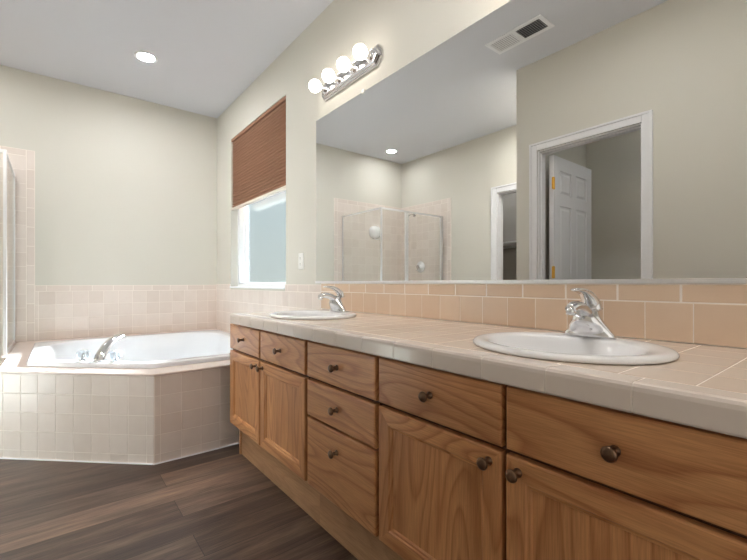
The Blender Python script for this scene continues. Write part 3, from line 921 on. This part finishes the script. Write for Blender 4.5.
wall_outlet()

# ------------------------------------------------------------------ tub deck and tub
ZD = -0.352
C0 = (0.303, 1.750)                               # the corner of the deck
C1 = (-0.1780, 1.750 + 0.481 * 0.945)              # where the angled face meets the shower side
RIM = [(0.315, 1.868), (0.925, 1.868), (0.925, 2.975), (-0.086, 2.965), (-0.092, 2.252)]
def round_poly(pts, rads, n=8):
    out = []; m = len(pts)
    for i in range(m):
        p, a, b = Vector(pts[i]), Vector(pts[i - 1]), Vector(pts[(i + 1) % m])
        u, v = (a - p).normalized(), (b - p).normalized()
        ang = u.angle(v); r = rads[i]; d = r / math.tan(ang / 2)
        c = p + (u + v).normalized() * (r / math.sin(ang / 2))
        s, e = p + u * d - c, p + v * d - c
        for k in range(n + 1):
            t = k / n; w = s.angle(e)
            q = (s * math.sin((1 - t) * w) + e * math.sin(t * w)) / math.sin(w)
            out.append(c + q)
    return out
def inset(pts, d):
    out = []; m = len(pts)
    for i in range(m):
        p, a, b = Vector(pts[i]), Vector(pts[i - 1]), Vector(pts[(i + 1) % m])
        u, v = (p - a).normalized(), (b - p).normalized()
        n1, n2 = Vector((-u.y, u.x)), Vector((-v.y, v.x))
        k = (n1 + n2); out.append(p + k * (d / (1 + n1.dot(n2))))
    return [tuple(q) for q in out]

PF = 0.0760 * S                     # tile pitch on the tub face
def tub_deck():
    r = empty('tub_deck', W(0.3, 2.4, ZF)); tag(r, 'pink beige tiled tub surround with an angled front and a pale ledge', 'tub surround')
    zt = Z(ZD)
    ins = 0.0045
    outer = [C0, (0.9930, C0[1]), (0.9930, YB - 0.007), (C1[0], YB - 0.007), C1]
    op = [tuple(Vector(p) * S) for p in outer]
    body = [tuple(q) for q in inset(op, ins)]
    # core walls (grout) as a ring so that the tub can drop in
    hole = [tuple(Vector(p) * S) for p in inset(RIM, 0.05)]
    bm = bmesh.new()
    zc = zt - 0.014
    # outer skin and the top with a hole, bridged by nearest points
    n = len(body)
    lo = [bm.verts.new((x, y, Z(ZF))) for x, y in body]; hi = [bm.verts.new((x, y, zc)) for x, y in body]
    for i in range(n): bm.faces.new((lo[i], lo[(i + 1) % n], hi[(i + 1) % n], hi[i]))
    hh = [bm.verts.new((x, y, zc)) for x, y in hole]; hb = [bm.verts.new((x, y, Z(ZF))) for x, y in hole]
    for i in range(n):
        j = (i + 1) % n
        bm.faces.new((hi[i], hi[j], hh[j], hh[i])); bm.faces.new((hh[i], hh[j], hb[j], hb[i])); bm.faces.new((lo[j], lo[i], hb[i], hb[j]))
    obj('core', bm, M['grout'], r)
    # ledge slab with a rounded nose
    bm = bmesh.new()
    loops = []
    for d, z in ((0.006, zc), (0.0, zc + 0.003), (0.0, zt - 0.004), (0.003, zt)):
        loops.append([(x, y, z) for x, y in inset(op, d)])
    rings = loft(bm, loops, False, False)
    ih = [bm.verts.new((x, y, zt)) for x, y in hole]; il = [bm.verts.new((x, y, zc)) for x, y in hole]
    for i in range(n):
        j = (i + 1) % n
        bm.faces.new((rings[-1][i], rings[-1][j], ih[j], ih[i])); bm.faces.new((ih[i], ih[j], il[j], il[i])); bm.faces.new((il[i], il[j], rings[0][j], rings[0][i]))
    obj('ledge', bm, M['ledge'], r)
    # face tiles
    bm = bmesh.new()
    zs = [Z(ZF) + 0.002] + [z for z in grid(Z(ZF), zc, zc - 0.001, PF) if z > Z(ZF) + 0.004]
    # straight face towards the vanity
    a = Vector((body[0][0], body[0][1], 0)); b = Vector((body[1][0], body[1][1], 0))
    u = (b - a).normalized()
    tile_run(bm, a - Vector((0, -1, 0)) * 0.0068, u, (0, 0, 1), (0, -1, 0), grid(0, (b - a).length, 0.030, PF), zs, TH)
    a2 = Vector((body[4][0], body[4][1], 0)); u2 = (a - a2).normalized(); nn = Vector((u2.y, -u2.x, 0))
    tile_run(bm, a2 - nn * 0.0068, u2, (0, 0, 1), nn, grid(0, (a - a2).length, (a - a2).length - 0.042, PF), zs, TH)
    a3 = Vector((body[3][0], body[3][1], 0))
    tile_run(bm, a3 - Vector((-1, 0, 0)) * 0.0068, (0, -1, 0), (0, 0, 1), (-1, 0, 0), grid(0, (a3 - a2).length, 0, PF), zs, TH)
    obj('face_tiles', bm, M['tile'], r)
    # caulk line at the floor
    bm = bmesh.new()
    for p, q in ((op[4], op[0]), (op[0], op[1])):
        tube(bm, [Vector((p[0], p[1], Z(ZF) + 0.003)), Vector((q[0], q[1], Z(ZF) + 0.003))], [0.0045, 0.0045], 8)
    obj('caulk_line', bm, M['trim'], r)
M['ledge'] = tile_mat('pale ledge tile', srgb(226, 212, 204), srgb(220, 202, 192), 0.25)
tub_deck()

def bathtub():
    zt = Z(ZD) + 0.0008
    r = empty('bathtub', W(0.42, 2.42, ZD)); tag(r, 'white drop-in corner bathtub set in the tiled surround', 'bathtub')
    P = [tuple(Vector(p) * S) for p in RIM]
    rim_h = 0.026
    base = Vector((0.0, 0.0))
    loops = []
    def ring(d, rr, z): 
        q = inset(P, d); return [(p.x, p.y, z) for p in round_poly(q, rr, 10)]
    loops.append(ring(0.0, [0.07, 0.06, 0.06, 0.03, 0.03], zt))
    loops.append(ring(0.0, [0.07, 0.06, 0.06, 0.03, 0.03], zt + rim_h - 0.006))
    loops.append(ring(0.003, [0.068, 0.058, 0.058, 0.03, 0.03], zt + rim_h - 0.0015))
    loops.append(ring(0.010, [0.065, 0.055, 0.055, 0.03, 0.03], zt + rim_h))
    for d, rr, z in ((0.075, 0.30, rim_h), (0.085, 0.30, rim_h - 0.004), (0.094, 0.30, rim_h - 0.016), (0.120, 0.29, -0.10), (0.145, 0.27, -0.26), (0.175, 0.24, -0.36), (0.215, 0.21, -0.395), (0.30, 0.14, -0.405)):
        k = [rr * 1.15, rr * 0.75, rr, rr * 0.85, rr * 0.8]
        loops.append(ring(d, k, zt + z))
    bm = bmesh.new()
    loft(bm, loops, False, True)
    obj('tub_shell', bm, M['acrylic'], r, smooth=True)
    bm = bmesh.new(); lathe(bm, [(0, 0.0), (0.001, 0.032), (0.004, 0.030), (0.003, 0.012), (0.008, 0.012), (0.009, 0.0)], W(0.50, 2.50, ZD) + Vector((0, 0, -0.4045)), (0, 0, 1), 24)
    obj('drain', bm, M['chrome'], r, smooth=True)
bathtub()

def tub_faucet():
    zb = Z(ZD) + 0.0008 + 0.0262
    nx, ny = 0.690, 0.724                      # from the angled edge into the tub
    o = W(0.150, 2.062, 0); o.z = zb
    r = empty('tub_faucet', o); tag(r, 'chrome arched tub filler with two clear knobs on the tub rim', 'faucet')
    d, s = Vector((nx, ny, 0)), Vector((ny, -nx, 0))
    bm = bmesh.new()
    lathe(bm, [(0, 0.032), (0.004, 0.032), (0.010, 0.025), (0.014, 0.0)], o, (0, 0, 1), 24)
    pts = spline([o + Vector((0, 0, 0.003)), o + d * 0.014 + Vector((0, 0, 0.034)), o + d * 0.055 + Vector((0, 0, 0.078)), o + d * 0.110 + Vector((0, 0, 0.112)), o + d * 0.165 + Vector((0, 0, 0.127)), o + d * 0.195 + Vector((0, 0, 0.121))], 22)
    rad = [(0.036 - 0.012 * k / 22, 0.026 - 0.014 * k / 22) for k in range(23)]
    tube(bm, pts, rad, 18, side=tuple(s))
    obj('spout', bm, M['chrome'], r, smooth=True)
    for q in (-1, 1):
        c = o + s * (0.098 * q)
        bm = bmesh.new(); lathe(bm, [(0, 0.027), (0.004, 0.027), (0.012, 0.018), (0.018, 0.013), (0.046, 0.009), (0.048, 0.0)], c, (0, 0, 1), 20)
        h = obj('handle', bm, M['chrome'], r, smooth=True)
        bm = bmesh.new(); loops = []
        for z, rr in ((0.018, 0.018), (0.022, 0.030), (0.038, 0.034), (0.055, 0.032), (0.062, 0.026), (0.065, 0.016)):
            loops.append([c + Vector((rr * (1 + 0.06 * math.cos(8 * 2 * math.pi * k / 48)) * math.cos(2 * math.pi * k / 48), rr * (1 + 0.06 * math.cos(8 * 2 * math.pi * k / 48)) * math.sin(2 * math.pi * k / 48), z)) for k in range(48)])
        loft(bm, loops); obj('clear_knob', bm, M['knob_glass'], h, smooth=True)
        bm = bmesh.new(); lathe(bm, [(0.0652, 0.012), (0.0675, 0.011), (0.0685, 0.0)], c, (0, 0, 1), 16)
        obj('cap', bm, M['chrome'], h, smooth=True)
tub_faucet()

# ------------------------------------------------------------------ shower
SX, SY, SZT = -0.1865, 2.640, 0.648
def shower():
    r = empty('shower_enclosure', W((XL + SX) / 2, SY, ZF)); tag(r, 'framed clear glass shower enclosure in the corner beside the tub', 'shower enclosure')
    xl = XL + 0.0065; yb = YB - 0.0065
    p = 0.0068
    zb = ZD + 0.0008
    obj('knee_wall', boxes(((SX - 0.012, SY - 0.036, ZF), (C1[0] - 0.0006, yb, ZD))), M['tile'], r, bevel=0.003)
    # curb and pan
    obj('curb', boxes(((xl, SY - 0.035, ZF), (SX - 0.0125, SY + 0.035, ZF + 0.075))), M['tile'], r, bevel=0.006)
    obj('shower_pan', boxes(((xl, SY + 0.036, ZF), (SX - 0.0125, yb, ZF + 0.035))), M['acrylic'], r, bevel=0.006)
    zc = ZF + 0.0755
    def bar(name, lo, hi): return obj(name, boxes((lo, hi)), M['nickel'], r, bevel=0.002)
    bar('post', (SX - p, SY - p, zb), (SX + p, SY + p, SZT))                       # free corner
    bar('wall_channel', (SX - p * 0.6, yb - 0.010, zb), (SX + p * 0.6, yb, SZT)); bar('wall_channel', (xl, SY - p * 0.8, zc), (xl + 0.020, SY + p * 0.8, SZT))
    bar('top_rail', (SX - p * 0.7, SY + p, SZT - 0.016), (SX + p * 0.7, yb - 0.016, SZT)); bar('top_rail', (xl + 0.020, SY - p * 0.7, SZT - 0.016), (SX - p, SY + p * 0.7, SZT))
    bar('bottom_rail', (SX - p * 0.7, SY + p, zb), (SX + p * 0.7, yb - 0.016, zb + 0.014)); bar('bottom_rail', (xl + 0.020, SY - p * 0.7, zc), (SX - 0.0125, SY + p * 0.7, zc + 0.014))
    obj('side_glass', boxes(((SX - 0.002, SY + p, zb + 0.014), (SX + 0.002, yb - 0.016, SZT - 0.016))), M['shower_glass'], r)
    xm = -0.470
    obj('front_glass', boxes(((xm + 0.012, SY - 0.002, zc + 0.014), (SX - 0.0125, SY + 0.002, SZT - 0.016))), M['shower_glass'], r)
    bar('door_jamb', (xm - 0.012, SY - p * 0.9, zc + 0.014), (xm + 0.012, SY + p * 0.9, SZT - 0.016))
    d = obj('door_glass', boxes(((xl + 0.034, SY - 0.002, zc + 0.022), (xm - 0.014, SY + 0.002, SZT - 0.022))), M['shower_glass'], r)
    bm = boxes(((xl + 0.022, SY - 0.006, zc + 0.016), (xl + 0.034, SY + 0.006, SZT - 0.018)), ((xm - 0.026, SY - 0.006, zc + 0.016), (xm - 0.0135, SY + 0.006, SZT - 0.018)))
    obj('door_frame', bm, M['nickel'], d)
    bm = bmesh.new()
    o = W(xm - 0.05, SY - 0.002, 0.02)
    tube(bm, spline([o, o + Vector((0, -0.04, 0)), o + Vector((0, -0.045, -0.08)), o + Vector((0, -0.045, -0.16)), o + Vector((0, -0.04, -0.20)), o + Vector((0, 0, -0.20))], 20), [0.008] * 21, 12, side=(1, 0, 0))
    obj('door_handle', bm, M['nickel'], d, smooth=True)
shower()

def shower_head():
    o = W(XL + 0.0065, 3.03, 0.712)
    r = empty('wall_shower', o); tag(r, 'small chrome shower head on the tiled wall, seen in the mirror', 'shower head')
    bm = bmesh.new(); lathe(bm, [(0, 0.028), (0.004, 0.028), (0.010, 0.012), (0.011, 0.0)], o, (1, 0, 0), 20)
    tube(bm, spline([o, o + Vector((0.05, 0, 0.004)), o + Vector((0.10, 0, -0.015)), o + Vector((0.125, 0, -0.045))], 12), [0.009] * 13, 12, side=(0, 1, 0))
    obj('arm', bm, M['chrome'], r, smooth=True)
    bm = bmesh.new(); lathe(bm, [(0, 0.012), (0.02, 0.014), (0.05, 0.034), (0.060, 0.036), (0.062, 0.0)], o + Vector((0.120, 0, -0.038)), (0.6, 0, -0.8), 24)
    obj('spray_head', bm, M['nickel'], r, smooth=True)
shower_head()

def shower_valve():
    o = W(XL + 0.0065, 2.937, 0.167)
    r = empty('shower_valve', o); tag(r, 'round chrome shower valve below the shower head', 'valve')
    bm = bmesh.new(); lathe(bm, [(0, 0.080), (0.004, 0.080), (0.010, 0.070), (0.012, 0.030), (0.030, 0.028), (0.031, 0.0)], o, (1, 0, 0), 32)
    obj('escutcheon', bm, M['nickel'], r, smooth=True)
    bm = bmesh.new(); lathe(bm, [(0.031, 0.022), (0.060, 0.026), (0.066, 0.020), (0.067, 0.0)], o, (1, 0, 0), 24)
    tube(bm, [o + Vector((0.050, 0, 0)), o + Vector((0.056, 0.02, -0.055))], [0.010, 0.007], 12)
    obj('lever', bm, M['chrome'], r, smooth=True)
shower_valve()

def soap_dish():
    o = W(-0.580, YB - 0.0062, 0.520)
    r = empty('soap_dish', o); tag(r, 'white rounded ceramic dish on the shower wall, seen in the mirror', 'soap dish')
    bm = bmesh.new(); loops = []
    for d, sx, sz, dz in ((0, 0.095, 0.092, 0.0), (0.010, 0.095, 0.092, 0), (0.040, 0.092, 0.088, 0.0), (0.075, 0.076, 0.070, 0.0), (0.095, 0.045, 0.034, 0.0), (0.102, 0.018, 0.014, 0.0)):
        loops.append([o + Vector((math.copysign(abs(math.cos(t)) ** 0.9, math.cos(t)) * sx, -d, dz + math.copysign(abs(math.sin(t)) ** 0.9, math.sin(t)) * sz)) for t in (2 * math.pi * k / 32 for k in range(32))])
    loft(bm, loops)
    obj('dish', bm, M['porcelain'], r, smooth=True)
    bm = bmesh.new()
    tube(bm, spline([o + Vector((-0.045, -0.05, -0.062)), o + Vector((-0.040, -0.06, -0.098)), o + Vector((0.0, -0.062, -0.104)), o + Vector((0.040, -0.06, -0.098)), o + Vector((0.045, -0.05, -0.062))], 20), [0.006] * 21, 10, side=(0, 1, 0))
    obj('cloth_bar', bm, M['nickel'], r, smooth=True)
soap_dish()

# ------------------------------------------------------------------ closet shelf
def closet_shelf():
    x0 = -1.819
    r = empty('closet_shelf', W(x0, 2.0, 0.40)); tag(r, 'closet shelf with a hanging rod inside the dark doorway', 'shelf')
    obj('board', boxes(((x0, D2A - 0.418, 0.405), (x0 + 0.24, YB - 0.502, 0.420))), M['trim'], r)
    bm = bmesh.new(); tube(bm, [W(x0 + 0.20, D2A - 0.418, 0.365), W(x0 + 0.20, YB - 0.502, 0.365)], [0.016, 0.016], 14, side=(1, 0, 0))
    obj('rod', bm, M['nickel'], r, smooth=True)
    for y in (1.5, 2.05, 2.6):
        bm = boxes(((x0, y - 0.005, 0.27), (x0 + 0.008, y + 0.005, 0.405)))
        tube(bm, [W(x0 + 0.006, y, 0.285), W(x0 + 0.20, y, 0.352)], [0.006, 0.006], 8); tube(bm, [W(x0 + 0.20, y, 0.345), W(x0 + 0.20, y, 0.405)], [0.006, 0.006], 8)
        obj('bracket', bm, M['trim'], r)
closet_shelf()
